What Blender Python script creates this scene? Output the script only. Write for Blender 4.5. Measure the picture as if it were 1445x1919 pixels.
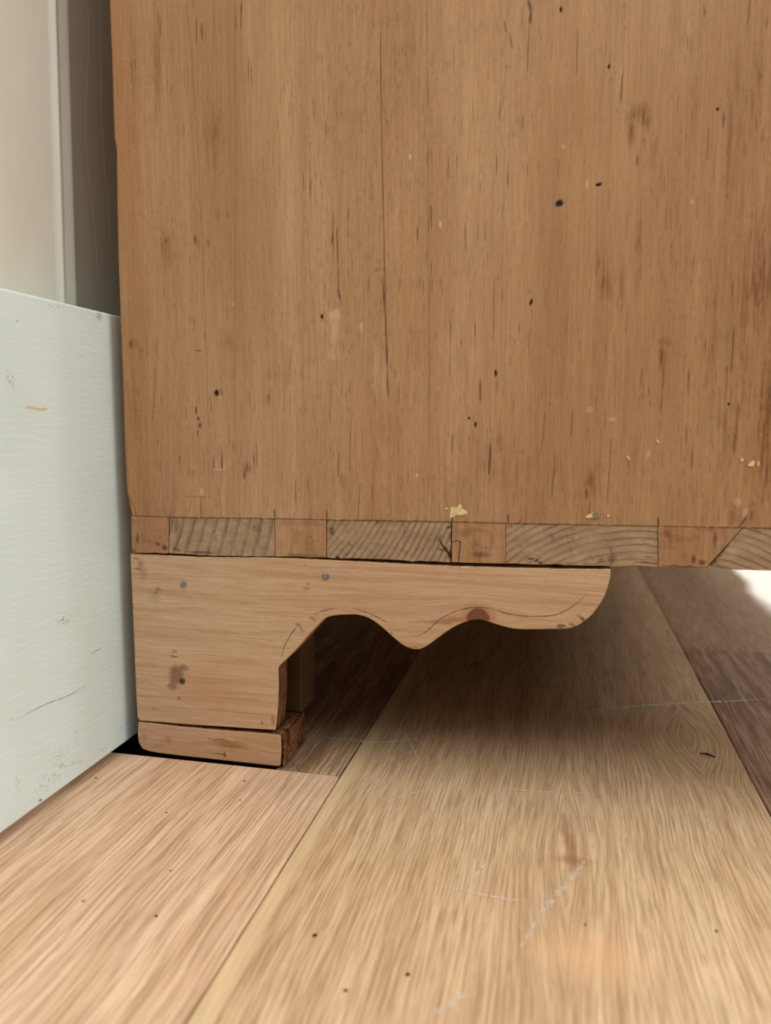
import bpy, bmesh, math, random
import numpy as np
from mathutils import Vector
random.seed(4); rng = np.random.default_rng(11)
for o in list(bpy.data.objects): bpy.data.objects.remove(o)
S = bpy.context.scene
COL = S.collection

# ------------------------------------------------------------------ camera (1445 x 1919 frame)
F, CX, CY = 1443.0, 722.5, 959.5
VX, VY = 1053.0, 792.0                       # vanishing point of the wall / plank direction
PITCH = math.atan((CY-VY)/F); YAW = math.atan((VX-CX)/math.hypot(F, CY-VY))
H, D, XS = 0.185, 0.3727, 0.2440             # lens height, distance to the chest side, distance to the skirting
cam_d = bpy.data.cameras.new('camera'); cam = bpy.data.objects.new('camera', cam_d); COL.objects.link(cam)
cam.location = (XS, -D, H); cam.rotation_euler = (math.pi/2-PITCH, 0, YAW)
cam_d.sensor_fit = 'VERTICAL'; cam_d.sensor_height = 36; cam_d.lens = 36*F/1919
cam_d.clip_start = 0.01; cam_d.clip_end = 50
cam_d.dof.use_dof = True; cam_d.dof.focus_distance = 0.395; cam_d.dof.aperture_fstop = 7.0
S.camera = cam

# ------------------------------------------------------------------ world, lights, exposure
def srgb(r, g, b):
    f = lambda c: (c/255)/12.92 if c/255 <= 0.04045 else (((c/255)+0.055)/1.055)**2.4
    return (f(r), f(g), f(b), 1)
S.view_settings.view_transform = 'Standard'; S.view_settings.look = 'None'
S.view_settings.gamma = 1; S.view_settings.use_curve_mapping = False
S.view_settings.exposure = -0.47
W = bpy.data.worlds.new('room_light'); S.world = W; W.use_nodes = True
W.node_tree.nodes['Background'].inputs[0].default_value = (0.94, 0.97, 1.0, 1)
W.node_tree.nodes['Background'].inputs[1].default_value = 0.04
def area(name, loc, target, sx, sy, power, col):
    l = bpy.data.lights.new(name, 'AREA'); l.shape = 'RECTANGLE'; l.size = sx; l.size_y = sy
    l.energy = power; l.color = col
    o = bpy.data.objects.new(name, l); COL.objects.link(o); o.location = loc
    o.rotation_euler = (Vector(target)-Vector(loc)).to_track_quat('-Z', 'Y').to_euler()
    return o
area('ceiling_light', (1.05, -0.72, 2.5), (1.05, -0.72, 0), 2.0, 2.9, 92, (0.80, 0.91, 1.0))       # broad soft light of the bright ceiling
area('window_light', (2.9, 0.05, 1.85), (0.0, 0.05, 1.0), 2.8, 1.25, 116, (0.84, 0.94, 1.0))            # windows along the right side of the room
area('wall_lamp', (2.6, 0.19, 1.5), (0.0, -0.1, 0.15), 0.05, 0.5, 6, (0.95, 0.97, 1.0))
area('far_window_light', (0.85, 2.7, 2.1), (0.60, 0.6, 0), 0.25, 0.5, 320, (0.74, 0.89, 1.0))         # daylight falling along the front of the chest

# ------------------------------------------------------------------ picture point -> place in the room
cp, sp, cw, sw = math.cos(PITCH), math.sin(PITCH), math.cos(YAW), math.sin(YAW)
def ray(u, v):
    r, up, fw = u-CX, CY-v, F
    z = up*cp-fw*sp; w = fw*cp+up*sp
    return np.array([r*cw-w*sw, w*cw+r*sw, z])
CAM = np.array([XS, -D, H])
def on_y(u, v, y=0.0): d = ray(u, v); return CAM+d*((y+D)/d[1])
def on_x(u, v, x=0.0): d = ray(u, v); return CAM+d*((x-XS)/d[0])
def on_z(u, v, z=0.0): d = ray(u, v); return CAM+d*((z-H)/d[2])
SX = 0.0086                                  # the skirting face; the board stops a few millimetres above the floor
PXM = 0.000263                               # metres per picture pixel on the chest side

# ------------------------------------------------------------------ object helpers
def link(name, me, mats, parent=None):
    o = bpy.data.objects.new(name, me); COL.objects.link(o)
    for m in (mats if isinstance(mats, (list, tuple)) else [mats]): me.materials.append(m)
    if parent: o.parent = parent
    return o
def obj(name, bm, mats, parent=None, smooth=False):
    me = bpy.data.meshes.new(name)
    bmesh.ops.recalc_face_normals(bm, faces=bm.faces)
    bm.to_mesh(me); bm.free()
    if smooth: me.polygons.foreach_set('use_smooth', [True]*len(me.polygons))
    return link(name, me, mats, parent)
def tag(o, label, cat, group=None, kind=None):
    o['label'] = label; o['category'] = cat
    if group: o['group'] = group
    if kind: o['kind'] = kind
    return o
def struct(o): o['kind'] = 'structure'; return o
def bevel(o, w, seg=2, ang=30):
    m = o.modifiers.new('bevel', 'BEVEL'); m.width = w; m.segments = seg; m.limit_method = 'ANGLE'; m.angle_limit = math.radians(ang)
    return o
def box_bm(a, b, bm=None):
    bm = bm or bmesh.new()
    v = [bm.verts.new((x, y, z)) for x in (a[0], b[0]) for y in (a[1], b[1]) for z in (a[2], b[2])]
    for q in ((0,1,3,2), (4,6,7,5), (0,4,5,1), (2,3,7,6), (0,2,6,4), (1,5,7,3)): bm.faces.new([v[i] for i in q])
    return bm
def prism_bm(pts, y0, y1, side_mat=None):
    """outline of (x, z) points extruded from y0 (front) to y1"""
    bm = bmesh.new()
    f = [bm.verts.new((x, y0, z)) for x, z in pts]; k = [bm.verts.new((x, y1, z)) for x, z in pts]
    bm.faces.new(f); bm.faces.new(k[::-1]); n = len(pts)
    for i in range(n):
        q = bm.faces.new((f[i], f[(i+1) % n], k[(i+1) % n], k[i]))
        if side_mat: q.material_index = side_mat
    return bm
def px_outline(pp, y=0.0): return [tuple(on_y(u, v, y)[[0, 2]]) for u, v in pp]
def catmull(p, n=6, closed=False):
    p = [np.array(q, float) for q in p]; out = []
    for i in range(len(p)-1):
        a, b, c, d = p[max(i-1, 0)], p[i], p[i+1], p[min(i+2, len(p)-1)]
        for j in range(n):
            t = j/n
            out.append(0.5*((2*b)+(c-a)*t+(2*a-5*b+4*c-d)*t*t+(3*b-a-3*c+d)*t**3))
    out.append(p[-1]); return out
def tube_bm(pts, r, seg=6, bm=None):
    bm = bm or bmesh.new(); rings = []
    for i, p in enumerate(pts):
        p = Vector(p); t = (Vector(pts[min(i+1, len(pts)-1)])-Vector(pts[max(i-1, 0)])).normalized()
        a = t.orthogonal().normalized(); b = t.cross(a)
        rr = r[i] if isinstance(r, (list, tuple)) else r
        rings.append([bm.verts.new(p+(a*math.cos(2*math.pi*k/seg)+b*math.sin(2*math.pi*k/seg))*rr) for k in range(seg)])
    for i in range(len(rings)-1):
        for k in range(seg): bm.faces.new((rings[i][k], rings[i][(k+1) % seg], rings[i+1][(k+1) % seg], rings[i+1][k]))
    bm.faces.new(rings[0][::-1]); bm.faces.new(rings[-1]); return bm

# ------------------------------------------------------------------ material helpers
class M:
    def __init__(s, name, rough=0.5, spec=0.3):
        s.m = bpy.data.materials.new(name); s.m.use_nodes = True; s.t = s.m.node_tree
        s.b = s.t.nodes['Principled BSDF']; s.b.inputs['Roughness'].default_value = rough
        s.b.inputs['Specular IOR Level'].default_value = spec
        s.P = s.n('ShaderNodeTexCoord').outputs['Object']
    def set(s, sock, v):
        if isinstance(v, bpy.types.NodeSocket): s.t.links.new(v, sock)
        elif v is not None: sock.default_value = v
    def n(s, ty, ins=None, **props):
        nd = s.t.nodes.new(ty)
        for k, v in props.items(): setattr(nd, k, v)
        for k, v in (ins or {}).items(): s.set(nd.inputs[k], v)
        return nd
    def math(s, op, a, b=None, c=None, clamp=False):
        nd = s.n('ShaderNodeMath', operation=op, use_clamp=clamp)
        for i, v in enumerate((a, b, c)): s.set(nd.inputs[i], v)
        return nd.outputs[0]
    def vec(s, op, a, b=None, out=0):
        nd = s.n('ShaderNodeVectorMath', operation=op); s.set(nd.inputs[0], a)
        if b is not None: s.set(nd.inputs[1], b)
        return nd.outputs[out]
    def noise(s, scale, off=(0, 0, 0), detail=3, rough=0.55, dist=0.0, P=None):
        v = s.n('ShaderNodeMapping', {'Vector': P or s.P, 'Scale': scale, 'Location': off}).outputs[0]
        return s.n('ShaderNodeTexNoise', {'Vector': v, 'Scale': 1.0, 'Detail': detail, 'Roughness': rough, 'Distortion': dist}).outputs[0]
    def step(s, f, lo, hi, a=0.0, b=1.0):
        nd = s.n('ShaderNodeMapRange', {'Value': f, 'From Min': lo, 'From Max': hi, 'To Min': a, 'To Max': b}, interpolation_type='SMOOTHSTEP')
        return nd.outputs[0]
    def ramp(s, f, stops):
        nd = s.n('ShaderNodeValToRGB', {'Fac': f}); e = nd.color_ramp.elements
        while len(e) < len(stops): e.new(0.5)
        for el, (p, c) in zip(e, stops): el.position = p; el.color = c
        return nd.outputs[0]
    def mix(s, f, a, b, blend='MIX'):
        nd = s.n('ShaderNodeMix', data_type='RGBA', blend_type=blend)
        s.set(nd.inputs[0], f); s.set(nd.inputs[6], a); s.set(nd.inputs[7], b); return nd.outputs[2]
    def spot(s, P, c, r, ang=(0, 0, 0), soft=0.5):
        """mask of a soft ellipsoid centred at c with radii r"""
        v = s.n('ShaderNodeMapping', {'Vector': P, 'Location': tuple(c), 'Rotation': ang, 'Scale': tuple(r)}, vector_type='TEXTURE').outputs[0]
        return s.step(s.vec('LENGTH', v, out=1), 1.0, 1.0-soft)
    def wobble(s, amt, scale, P=None):
        v = s.n('ShaderNodeTexNoise', {'Vector': P or s.P, 'Scale': scale, 'Detail': 3.0}).outputs['Color']
        return s.vec('ADD', P or s.P, s.vec('MULTIPLY', s.vec('SUBTRACT', v, (0.5, 0.5, 0.5)), (amt, amt, amt)))
    def out(s, col, height=None, dist=0.0004, strength=0.6, rough=None):
        s.set(s.b.inputs['Base Color'], col)
        if rough is not None: s.set(s.b.inputs['Roughness'], rough)
        if height is not None:
            bp = s.n('ShaderNodeBump', {'Strength': strength, 'Distance': dist, 'Height': height})
            s.t.links.new(bp.outputs[0], s.b.inputs['Normal'])
        return s.m
    def attr(s, name):
        return s.n('ShaderNodeAttribute', attribute_name=name).outputs
def plain(name, col, rough=0.5, spec=0.3, metal=0.0):
    k = M(name, rough, spec); k.b.inputs['Metallic'].default_value = metal
    g = k.noise((400, 400, 400)); return k.out(k.mix(k.step(g, .35, .7), col, tuple(c*0.7 for c in col[:3])+(1,)))

# -------- aged pine of the chest side (grain upright)
def pine_panel(name, use_attr=True, shift=0.0, tint=None):
    k = M(name, 0.55, 0.25)
    big = k.noise((16, 16, 2.2), (shift, 0, 0), 3); mid = k.noise((95, 95, 5), (shift, 3, 1), 4, 0.6)
    fine = k.noise((900, 300, 26), (shift, 0, 0), 3, 0.6); tick = k.noise((620, 200, 38), (7, shift, 2), 2, 0.5)
    hair = k.noise((1500, 300, 300), (1, 0, 4), 2)
    zone = k.noise((14, 14, 9), (4, 9, 2), 2)
    c = k.ramp(big, [(0.30, srgb(186, 141, 101)), (0.5, srgb(200, 157, 116)), (0.7, srgb(211, 170, 130))])
    c = k.mix(k.step(mid, .38, .62, 0.26, 0.0), c, srgb(160, 114, 74))
    c = k.mix(k.step(mid, .55, .75, 0.0, 0.22), c, srgb(216, 174, 132))
    c = k.mix(k.step(fine, .40, .62, 0.26, 0.0), c, srgb(154, 106, 68))
    c = k.mix(k.math('MULTIPLY', k.step(tick, .645, .70), k.step(zone, .38, .62, 0.12, 0.75)), c, srgb(92, 54, 28))
    mott = k.noise((560, 300, 150), (9, shift, 2), 4, .7); mz = k.noise((9, 9, 6), (2, 2, shift), 2)
    c = k.mix(k.math('MULTIPLY', k.step(mott, .48, .70), k.step(mz, .35, .65, .12, .42)), c, srgb(136, 88, 54))
    c = k.mix(k.step(hair, .3, .7, 0.0, 0.14), c, srgb(120, 84, 58))
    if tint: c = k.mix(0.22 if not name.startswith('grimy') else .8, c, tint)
    h = k.math('MULTIPLY_ADD', fine, 0.5, k.math('MULTIPLY', hair, 0.2))
    if name.endswith('_pin'):
        c = k.mix(k.step(k.noise((260, 260, 60), (1, 1, 8), 4, .65), .45, .7, 0, .55), c, srgb(136, 88, 52))
        c = k.mix(k.step(k.noise((60, 60, 170), (5, 1, 8), 4, .65), .46, .72, 0, .42), c, srgb(112, 74, 46))
        Pw = k.wobble(.002, 300)
        for (u, v, ru, rv, amt) in ((308, 1026, 10, 9, .85), (296, 1020, 8, 6, .7), (258, 1010, 3, 22, .7), (250, 1032, 10, 4, .7), (900, 1040, 26, 8, .5), (872, 1000, 14, 12, .3), (1300, 1048, 6, 12, .7), (1316, 1054, 10, 8, .7), (1280, 1062, 60, 3, .7), (1340, 1012, 5, 22, .6), (560, 1040, 50, 4, .5), (1250, 1000, 8, 10, .4)):
            p = on_y(u, v); c = k.mix(k.math('MULTIPLY', k.spot(Pw, (p[0], 0, p[2]), (ru*PXM, 1, rv*PXM), soft=.8), amt), c, srgb(66, 38, 22))
    if use_attr:
        a = k.n('ShaderNodeSeparateColor', {'Color': k.attr('wear')['Color']}).outputs
        e = k.n('ShaderNodeSeparateColor', {'Color': k.attr('wear_two')['Color']}).outputs
        bn = k.step(k.noise((500, 300, 60), (2, 2, 2), 3), .3, .62, 0.35, 1.0)
        c = k.mix(k.math('MULTIPLY', a[2], bn), c, srgb(116, 68, 32))
        c = k.mix(k.math('MULTIPLY', e[0], 0.9), c, srgb(186, 128, 76))         # orange edge
        c = k.mix(k.math('MULTIPLY', e[1], 0.9), c, srgb(218, 176, 134))        # rubbed light zones
        c = k.mix(k.math('MULTIPLY', e[2], 0.8), c, srgb(184, 130, 98))        # rosy zones
        c = k.mix(a[1], c, srgb(232, 204, 162))
        c = k.mix(a[0], c, srgb(40, 22, 12))
    return k.out(c, h, 0.0003, 0.35, k.step(mid, .3, .7, .62, .46))
M_PANEL = pine_panel('aged_pine_panel'); M_PIN = pine_panel('aged_pine_pin', False, 0.0, srgb(176, 122, 86))
M_CARC = pine_panel('aged_pine_carcass', False, 3.0); M_UNDER = pine_panel('grimy_shade_pine_underside', False, 5.0, srgb(34, 24, 17))  # underside grime, tinted near black to deepen the shade under the chest

# -------- end grain of the dovetail tails
def end_grain(name, centre, freq, seed, wig=0.0012, marks=()):
    k = M(name, 0.6, 0.2)
    P = k.wobble(wig, 130); P = k.wobble(wig*.35, 600, P)
    d = k.vec('LENGTH', k.vec('MULTIPLY', k.vec('SUBTRACT', P, tuple(centre)), (1, 0, 1)), out=1)
    saw = k.math('FRACT', k.math('MULTIPLY', d, freq))
    ring = k.step(saw, .45, .93); ring = k.math('MULTIPLY', ring, k.step(saw, 1.0, .94))
    strong = k.step(k.noise((60, 60, 60), (seed, 2, 0), 2), .3, .65, .35, 1.0)
    base = k.ramp(k.noise((80, 80, 160), (seed, 0, 0), 4, .65), [(0.3, srgb(160, 131, 102)), (0.55, srgb(180, 151, 120)), (0.75, srgb(194, 165, 134))])
    c = k.mix(k.math('MULTIPLY', k.math('MULTIPLY', ring, strong), 0.62), base, srgb(94, 62, 38))
    c = k.mix(k.step(k.noise((900, 900, 900), (0, seed, 0), 2), .54, .74, 0, .22), c, srgb(104, 72, 46))
    c = k.mix(k.step(k.noise((170, 170, 120), (seed, 5, 0), 3), .56, .74, 0, .6), c, srgb(92, 64, 42))
    Pm = k.wobble(.0016, 400)
    for (u, v, ru, rv, ang, amt) in marks:
        p = on_y(u, v); c = k.mix(k.math('MULTIPLY', k.spot(Pm, (p[0], 0, p[2]), (ru*PXM, 1, rv*PXM), (0, ang, 0), .6), amt), c, srgb(46, 28, 18))
    return k.out(c, k.math('SUBTRACT', k.noise((700, 700, 700), (0, 0, 0), 2), ring), 0.0003, 0.35)

# -------- fresh pine of the bracket foot and plinth (grain lying)
def pine_bracket(name, marks=None, shift=0.0, dark=0.0):
    k = M(name, 0.5, 0.3)
    P = k.wobble(0.003, 12)
    if marks:
        kx, kz, kr = marks['knot']           # grain flows round the knot
        rel = k.vec('SUBTRACT', k.P, (kx, 0, kz))
        fall = k.spot(k.P, (kx, 0, kz), (0.03, .2, 0.020), soft=1.0)
        sgn = k.n('ShaderNodeSeparateXYZ', {'Vector': rel}).outputs[2]
        push = k.math('MULTIPLY', k.math('MULTIPLY', fall, k.math('SIGN', sgn)), -0.004)
        P = k.vec('ADD', P, k.n('ShaderNodeCombineXYZ', {'Z': push}).outputs[0])
    big = k.noise((3, 8, 55), (shift, 0, shift), 3, P=P); mid = k.noise((9, 50, 260), (0, shift, 4), 4, 0.6, P=P)
    fine = k.noise((34, 300, 1000), (shift, 0, 0), 3, 0.6, P=P); hair = k.noise((200, 300, 1500), (1, shift, 4), 2)
    blot = k.noise((24, 24, 40), (shift, 7, 1), 3)
    c = k.ramp(big, [(0.30, srgb(207, 168, 132)), (0.5, srgb(218, 182, 146)), (0.7, srgb(227, 193, 158))])
    c = k.mix(k.step(mid, .34, .54, 0.4, 0.0), c, srgb(182, 132, 88))
    c = k.mix(k.step(fine, .38, .6, 0.3, 0.0), c, srgb(176, 126, 82))
    c = k.mix(k.step(mid, .64, .70, 0.0, 0.22), c, srgb(160, 110, 70))
    c = k.mix(k.step(blot, .5, .75, 0.0, 0.35), c, srgb(200, 146, 104))
    c = k.mix(k.step(hair, .35, .7, 0.0, 0.16), c, srgb(150, 108, 70))
    if marks:
        Pw = k.wobble(0.0035, 260); Pw = k.wobble(0.002, 900, Pw)
        for (cx, cz, rx, rz, ang, col, amt, soft) in marks['spots']:
            m = k.spot(Pw, (cx, 0, cz), (rx, 1, rz), (0, ang, 0), soft)
            c = k.mix(k.math('MULTIPLY', m, amt), c, col)
        Pk = k.wobble(0.0022, 260)
        d = k.vec('LENGTH', k.vec('MULTIPLY', k.vec('SUBTRACT', Pk, (kx, 0, kz)), (1, 0, 1.15)), out=1)
        rings = k.step(k.math('FRACT', k.math('MULTIPLY', d, 700.0)), .2, .9, 0, .55)
        kc = k.mix(rings, srgb(136, 84, 62), srgb(98, 54, 40))
        c = k.mix(k.step(d, kr*2.1, kr*0.95, 0, .55), c, srgb(176, 112, 74))
        c = k.mix(k.step(d, kr*1.04, kr*0.94), c, kc)
        c = k.mix(k.math('MULTIPLY', k.step(d, kr*1.12, kr*1.03), k.step(d, kr*.92, kr*1.0, 0, .6)), c, srgb(70, 36, 26))
    if dark: c = k.mix(dark, c, srgb(150, 96, 54))
    return k.out(c, k.math('MULTIPLY_ADD', fine, 0.6, k.math('MULTIPLY', hair, 0.3)), 0.00025, 0.35)

# -------- rough sawn edge, dirty
def sawn(name, a=srgb(206, 158, 112), b=srgb(128, 86, 52)):
    k = M(name, 0.75, 0.15)
    n1 = k.noise((150, 150, 70), (0, 0, 0), 5, 0.7); n2 = k.noise((700, 700, 240), (3, 1, 0), 3)
    c = k.mix(k.step(n1, .42, .66), a, b)
    c = k.mix(k.step(n2, .5, .68, 0, .6), c, srgb(58, 34, 20))
    return k.out(c, k.math('ADD', n1, n2), 0.0012, 0.8)
M_SAWN = sawn('sawn_pine_edge'); M_ROUGH = sawn('rough_pine_end', srgb(136, 88, 52), srgb(70, 40, 22))

# -------- oak floor planks
def oak(name, seed, light, mid_c, dark, strip=None, knots=(), streak=0.5, marks=(), warp=0.010):
    k = M(name, 0.5, 0.22)
    P = k.wobble(warp, 5)
    for (kx, ky, rx, ry, amt) in knots:
        sep = k.n('ShaderNodeSeparateXYZ', {'Vector': k.vec('SUBTRACT', k.P, (kx, ky, 0))}).outputs
        fall = k.spot(k.P, (kx, ky, 0), (rx, ry, .2), soft=1.0)
        push = k.math('MULTIPLY', k.math('MULTIPLY', fall, k.math('SIGN', sep[0])), -amt)
        P = k.vec('ADD', P, k.n('ShaderNodeCombineXYZ', {'X': push}).outputs[0])
    big = k.noise((22, 2.0, 8), (seed, 0, 0), 3, P=P); mid = k.noise((110, 6, 8), (0, seed, 0), 4, 0.62, P=P)
    pore = k.noise((1150, 32, 30) if not name.startswith('oak_left') else (760, 20, 30), (seed, 2, 0), 3, 0.6, P=P); line = k.noise((720, 12, 8) if not name.startswith('oak_left') else (330, 7, 8), (3, seed, 0), 3, 0.6, P=P)
    hair = k.noise((1500, 160, 100), (0, 0, seed), 2); zone = k.noise((14, 9, 5), (seed, seed, 3), 2)
    c = k.ramp(big, [(0.30, mid_c), (0.52, tuple((a+b)/2 for a, b in zip(mid_c, light))), (0.72, light)])
    c = k.mix(k.math('MULTIPLY', k.step(line, .36, .56, 1.0, 0.0), k.step(zone, .3, .7, streak*.5, streak)), c, dark)
    c = k.mix(k.step(mid, .36, .6, streak*.8, 0.0), c, dark)
    c = k.mix(k.step(pore, .38, .56, 0.5, 0.0), c, tuple(x*.62 for x in dark[:3])+(1,))
    c = k.mix(k.step(pore, .58, .72, 0.0, 0.3), c, tuple(min(1, x*1.18) for x in light[:3])+(1,))
    dash = k.noise((900, 44, 20), (4, seed, 6), 2, .5, P=P)
    c = k.mix(k.step(dash, .62, .70, 0.0, 0.55), c, tuple(x*.72 for x in dark[:3])+(1,))
    c = k.mix(k.step(hair, .35, .7, 0.0, 0.12), c, dark)
    if strip:
        x = k.n('ShaderNodeSeparateXYZ', {'Vector': P}).outputs[0]
        c = k.mix(k.step(x, strip[1], strip[0], 0, .5), c, strip[2])
    Pm = k.wobble(0.004, 90)
    for (cx, cy, rx, ry, ang, col, amt, soft) in marks:
        c = k.mix(k.math('MULTIPLY', k.spot(Pm, (cx, cy, 0), (rx, ry, .5), (0, 0, ang), soft), amt), c, col)
    return k.out(c, k.math('MULTIPLY_ADD', pore, 0.7, k.math('MULTIPLY', line, 0.4)), 0.0003, 0.3, k.step(pore, .35, .65, .60, .46))

# -------- painted skirting and wall
def paint_skirting():
    k = M('painted_skirting', 0.5, 0.35)
    st = k.noise((300, 85, 430), (0, 0, 0), 3, .55); st2 = k.noise((80, 22, 110), (2, 0, 0), 3)
    c = k.mix(k.step(k.noise((12, 12, 12), (3, 0, 1), 3), .35, .7), srgb(223, 232, 224), srgb(217, 226, 217))
    Pw = k.wobble(0.003, 300); Pw = k.wobble(0.004, 80, Pw)
    def W(u, v): return on_x(u, v, SX)
    br, gr = srgb(150, 118, 86), srgb(120, 112, 100)
    speck = k.step(k.noise((900, 900, 900), (1, 1, 1), 2), .52, .62)
    for (u, v, ru, rv, ang, col, amt, sp_) in [
        (68, 766, 30, 3.5, 0, srgb(222, 182, 136), .9, 0), (20, 712, 14, 26, 0, br, .5, 1), (118, 1164, 20, 11, .5, br, .9, 1),
        (130, 1158, 4, 9, 0, br, .6, 1), (100, 572, 40, 9, -.2, br, .35, 1), (185, 592, 6, 12, 0, gr, .4, 0),
        (95, 1455, 30, 12, .5, br, .6, 1), (130, 1432, 40, 9, .55, br, .6, 1), (80, 1478, 20, 8, .5, srgb(80, 60, 44), .7, 1),
        (34, 1470, 9, 40, .1, srgb(190, 160, 126), .5, 1), (20, 1355, 16, 12, 0, srgb(200, 172, 138), .55, 1), (143, 1375, 5, 40, .03, srgb(178, 158, 128), .5, 1),
        (110, 1420, 30, 22, 0, br, .35, 1), (234, 1330, 4, 20, 0, br, .35, 1), (222, 1362, 20, 5, .5, br, .35, 1), (192, 1405, 14, 5, .5, br, .45, 1),
        (75, 1500, 6, 3, .5, srgb(50, 40, 30), .8, 0), (35, 600, 3, 3, 0, br, .6, 0), (30, 680, 2, 12, 0, br, .4, 1)]:
        p = W(u, v); s_ = abs(W(u+1, v)[1]-p[1]); sz = abs(W(u, v+1)[2]-p[2])
        m = k.spot(Pw, p, (1, ru*s_, rv*sz), (-ang*0.6, 0, 0), 0.6 if not sp_ else 0.9)
        if sp_: m = k.math('MULTIPLY', m, speck)
        c = k.mix(k.math('MULTIPLY', m, amt), c, col)
    return k.out(c, k.math('MULTIPLY_ADD', st, 0.8, st2), 0.0006, 0.34)
M_SKIRT = paint_skirting()
def paint_wall(name, col):
    k = M(name, 0.45, 0.3)
    b = k.noise((200, 420, 7), (0, 0, 0), 3); g = k.noise((20, 20, 12), (0, 0, 0), 3)
    c = k.mix(k.step(g, .35, .7), col, tuple(x*.95 for x in col[:3])+(1,))
    return k.out(c, b, 0.0003, 0.25)
M_WALL = paint_wall('painted_wall', srgb(222, 213, 192)); M_TRIM = paint_wall('painted_moulding', srgb(222, 215, 197))
M_FARW = paint_wall('dark_painted_wall', srgb(96, 90, 82))
M_NAIL = plain('dull_steel', srgb(150, 152, 152), 0.38, 0.5, 0.8); M_NAILD = plain('rusty_steel', srgb(96, 78, 62), 0.6, 0.4, 0.5)
M_FILL = plain('yellow_filler', srgb(238, 218, 160), 0.7); M_FILLG = plain('grey_filler', srgb(146, 134, 104), 0.8)
M_PENCIL = plain('pencil_graphite', srgb(112, 84, 62), 0.6); M_PENP = plain('pencil_on_paint', srgb(148, 150, 142), 0.6)
M_DARK = plain('dark_dirt_and_gap_shade', srgb(46, 30, 20), 0.9, 0.1); M_WEB = plain('cobweb_silk', srgb(200, 192, 176), 0.7)
M_BRASS = plain('aged_brass', srgb(150, 116, 62), 0.4, 0.5, 0.9)
def scratch_mat():
    k = M('scuffed_varnish', 0.6, 0.2)
    k.set(k.b.inputs['Alpha'], k.step(k.noise((260, 260, 10), (1, 2, 3), 4, .7), .38, .60, 0.0, 0.6))
    return k.out(srgb(232, 212, 184))
M_SCR = scratch_mat()
def scratch_soft():
    k = M('faint_scuff', 0.6, 0.2)
    k.set(k.b.inputs['Alpha'], k.step(k.noise((420, 420, 10), (5, 2, 3), 3, .6), .3, .62, 0.0, 0.7))
    return k.out(srgb(240, 230, 216))
M_SCR2 = scratch_soft()

# ------------------------------------------------------------------ floor
floor = bpy.data.objects.new('floor', None); COL.objects.link(floor); struct(floor)
S1, PW = 0.1345, 0.2112
PL, PM_, PD = srgb(226, 186, 146), srgb(210, 166, 124), srgb(166, 118, 80)
f2 = lambda u, v: on_z(u, v)[:2]
kA = f2(1290, 1380); kB = f2(1060, 1600)
OAKS = {
 'A1': oak('oak_left_plank', 1.3, srgb(246, 205, 168), srgb(236, 190, 151), srgb(188, 139, 99), streak=.5, warp=.010),
 'A2': oak('oak_back_plank', 5.7, srgb(221, 178, 137), srgb(201, 155, 116), srgb(124, 85, 56), streak=.8),
 'B': oak('oak_middle_plank', 9.1, srgb(236, 197, 155), srgb(221, 178, 135), srgb(178, 132, 91), strip=(S1+.006, S1+.010, srgb(240, 203, 153)),
          knots=((kA[0], kA[1], .05, .07, .016), (kB[0], kB[1], .035, .10, .008)), streak=.5,
          marks=((*f2(1065, 1570), .004, .035, .12, srgb(147, 89, 58), .55, .9), (*f2(1075, 1610), .012, .005, 0, srgb(155, 95, 62), .5, .9),
                 (*f2(1110, 1790), .03, .02, 0, srgb(234, 178, 128), .5, .9))),
 'C1': oak('oak_right_plank', 3.3, srgb(204, 164, 132), srgb(184, 142, 112), srgb(112, 78, 58), streak=.8),
 'C2': oak('oak_far_right_plank', 14.2, srgb(196, 160, 126), srgb(178, 140, 106), srgb(140, 102, 72), streak=.3),
 'R1': oak('oak_plank_one', 21.0, PL, PM_, PD), 'R2': oak('oak_plank_two', 33.0, srgb(212, 166, 120), srgb(190, 144, 102), PD),
}
def plank(x0, x1, y0, y1, mat, dz=0.0):
    g = 0.00035
    o = obj('plank', box_bm((x0+g, y0+g, -0.014+dz), (x1-g, y1-g, dz)), mat, floor)
    bevel(o, 0.0009, 2); return o
plank(-.031, S1, -1.75, 0.0, OAKS['A1']); bm = bmesh.new(); g_ = .00035                  # notch added in the plank behind, so shade round the foot reads black
po = [(.0985, g_), (S1-g_, g_), (S1-g_, 3.0), (-.031, 3.0), (-.031, .044), (.0985, .044)]
lo_ = [bm.verts.new((x, y, -.0141)) for x, y in po]; hi_ = [bm.verts.new((x, y, -.0001)) for x, y in po]
bm.faces.new(lo_[::-1]); bm.faces.new(hi_)
for i in range(6): bm.faces.new((lo_[i], lo_[(i+1) % 6], hi_[(i+1) % 6], hi_[i]))
bevel(obj('plank', bm, OAKS['A2'], floor), .0009, 2)
plank(S1, S1+PW, -0.95, 1.25, OAKS['B'], -0.0002); plank(S1, S1+PW, -1.75, -0.95, OAKS['R2']); plank(S1, S1+PW, 1.25, 3.0, OAKS['R1'])
plank(S1+PW, S1+2*PW, -1.45, 0.2895, OAKS['C1'], -0.0008); plank(S1+PW, S1+2*PW, 0.2895, 3.0, OAKS['C2'], -0.0008)
plank(S1+PW, S1+2*PW, -1.75, -1.45, OAKS['R1'])
for i in range(2, 11):
    j = random.uniform(-1.2, 1.4); x = S1+i*PW
    plank(x, x+PW, -1.75, j, OAKS['R1' if i % 2 else 'R2'], random.uniform(-.0003, .0001)); plank(x, x+PW, j, 3.0, OAKS['R2' if i % 2 else 'R1'], random.uniform(-.0003, .0001))
sub = struct(obj('floor', box_bm((-.031, -1.75, -.04), (S1+11*PW, 3.0, -.0148)), M_DARK))
sub.parent = floor; sub.name = 'underlay'; del sub['kind']

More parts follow.
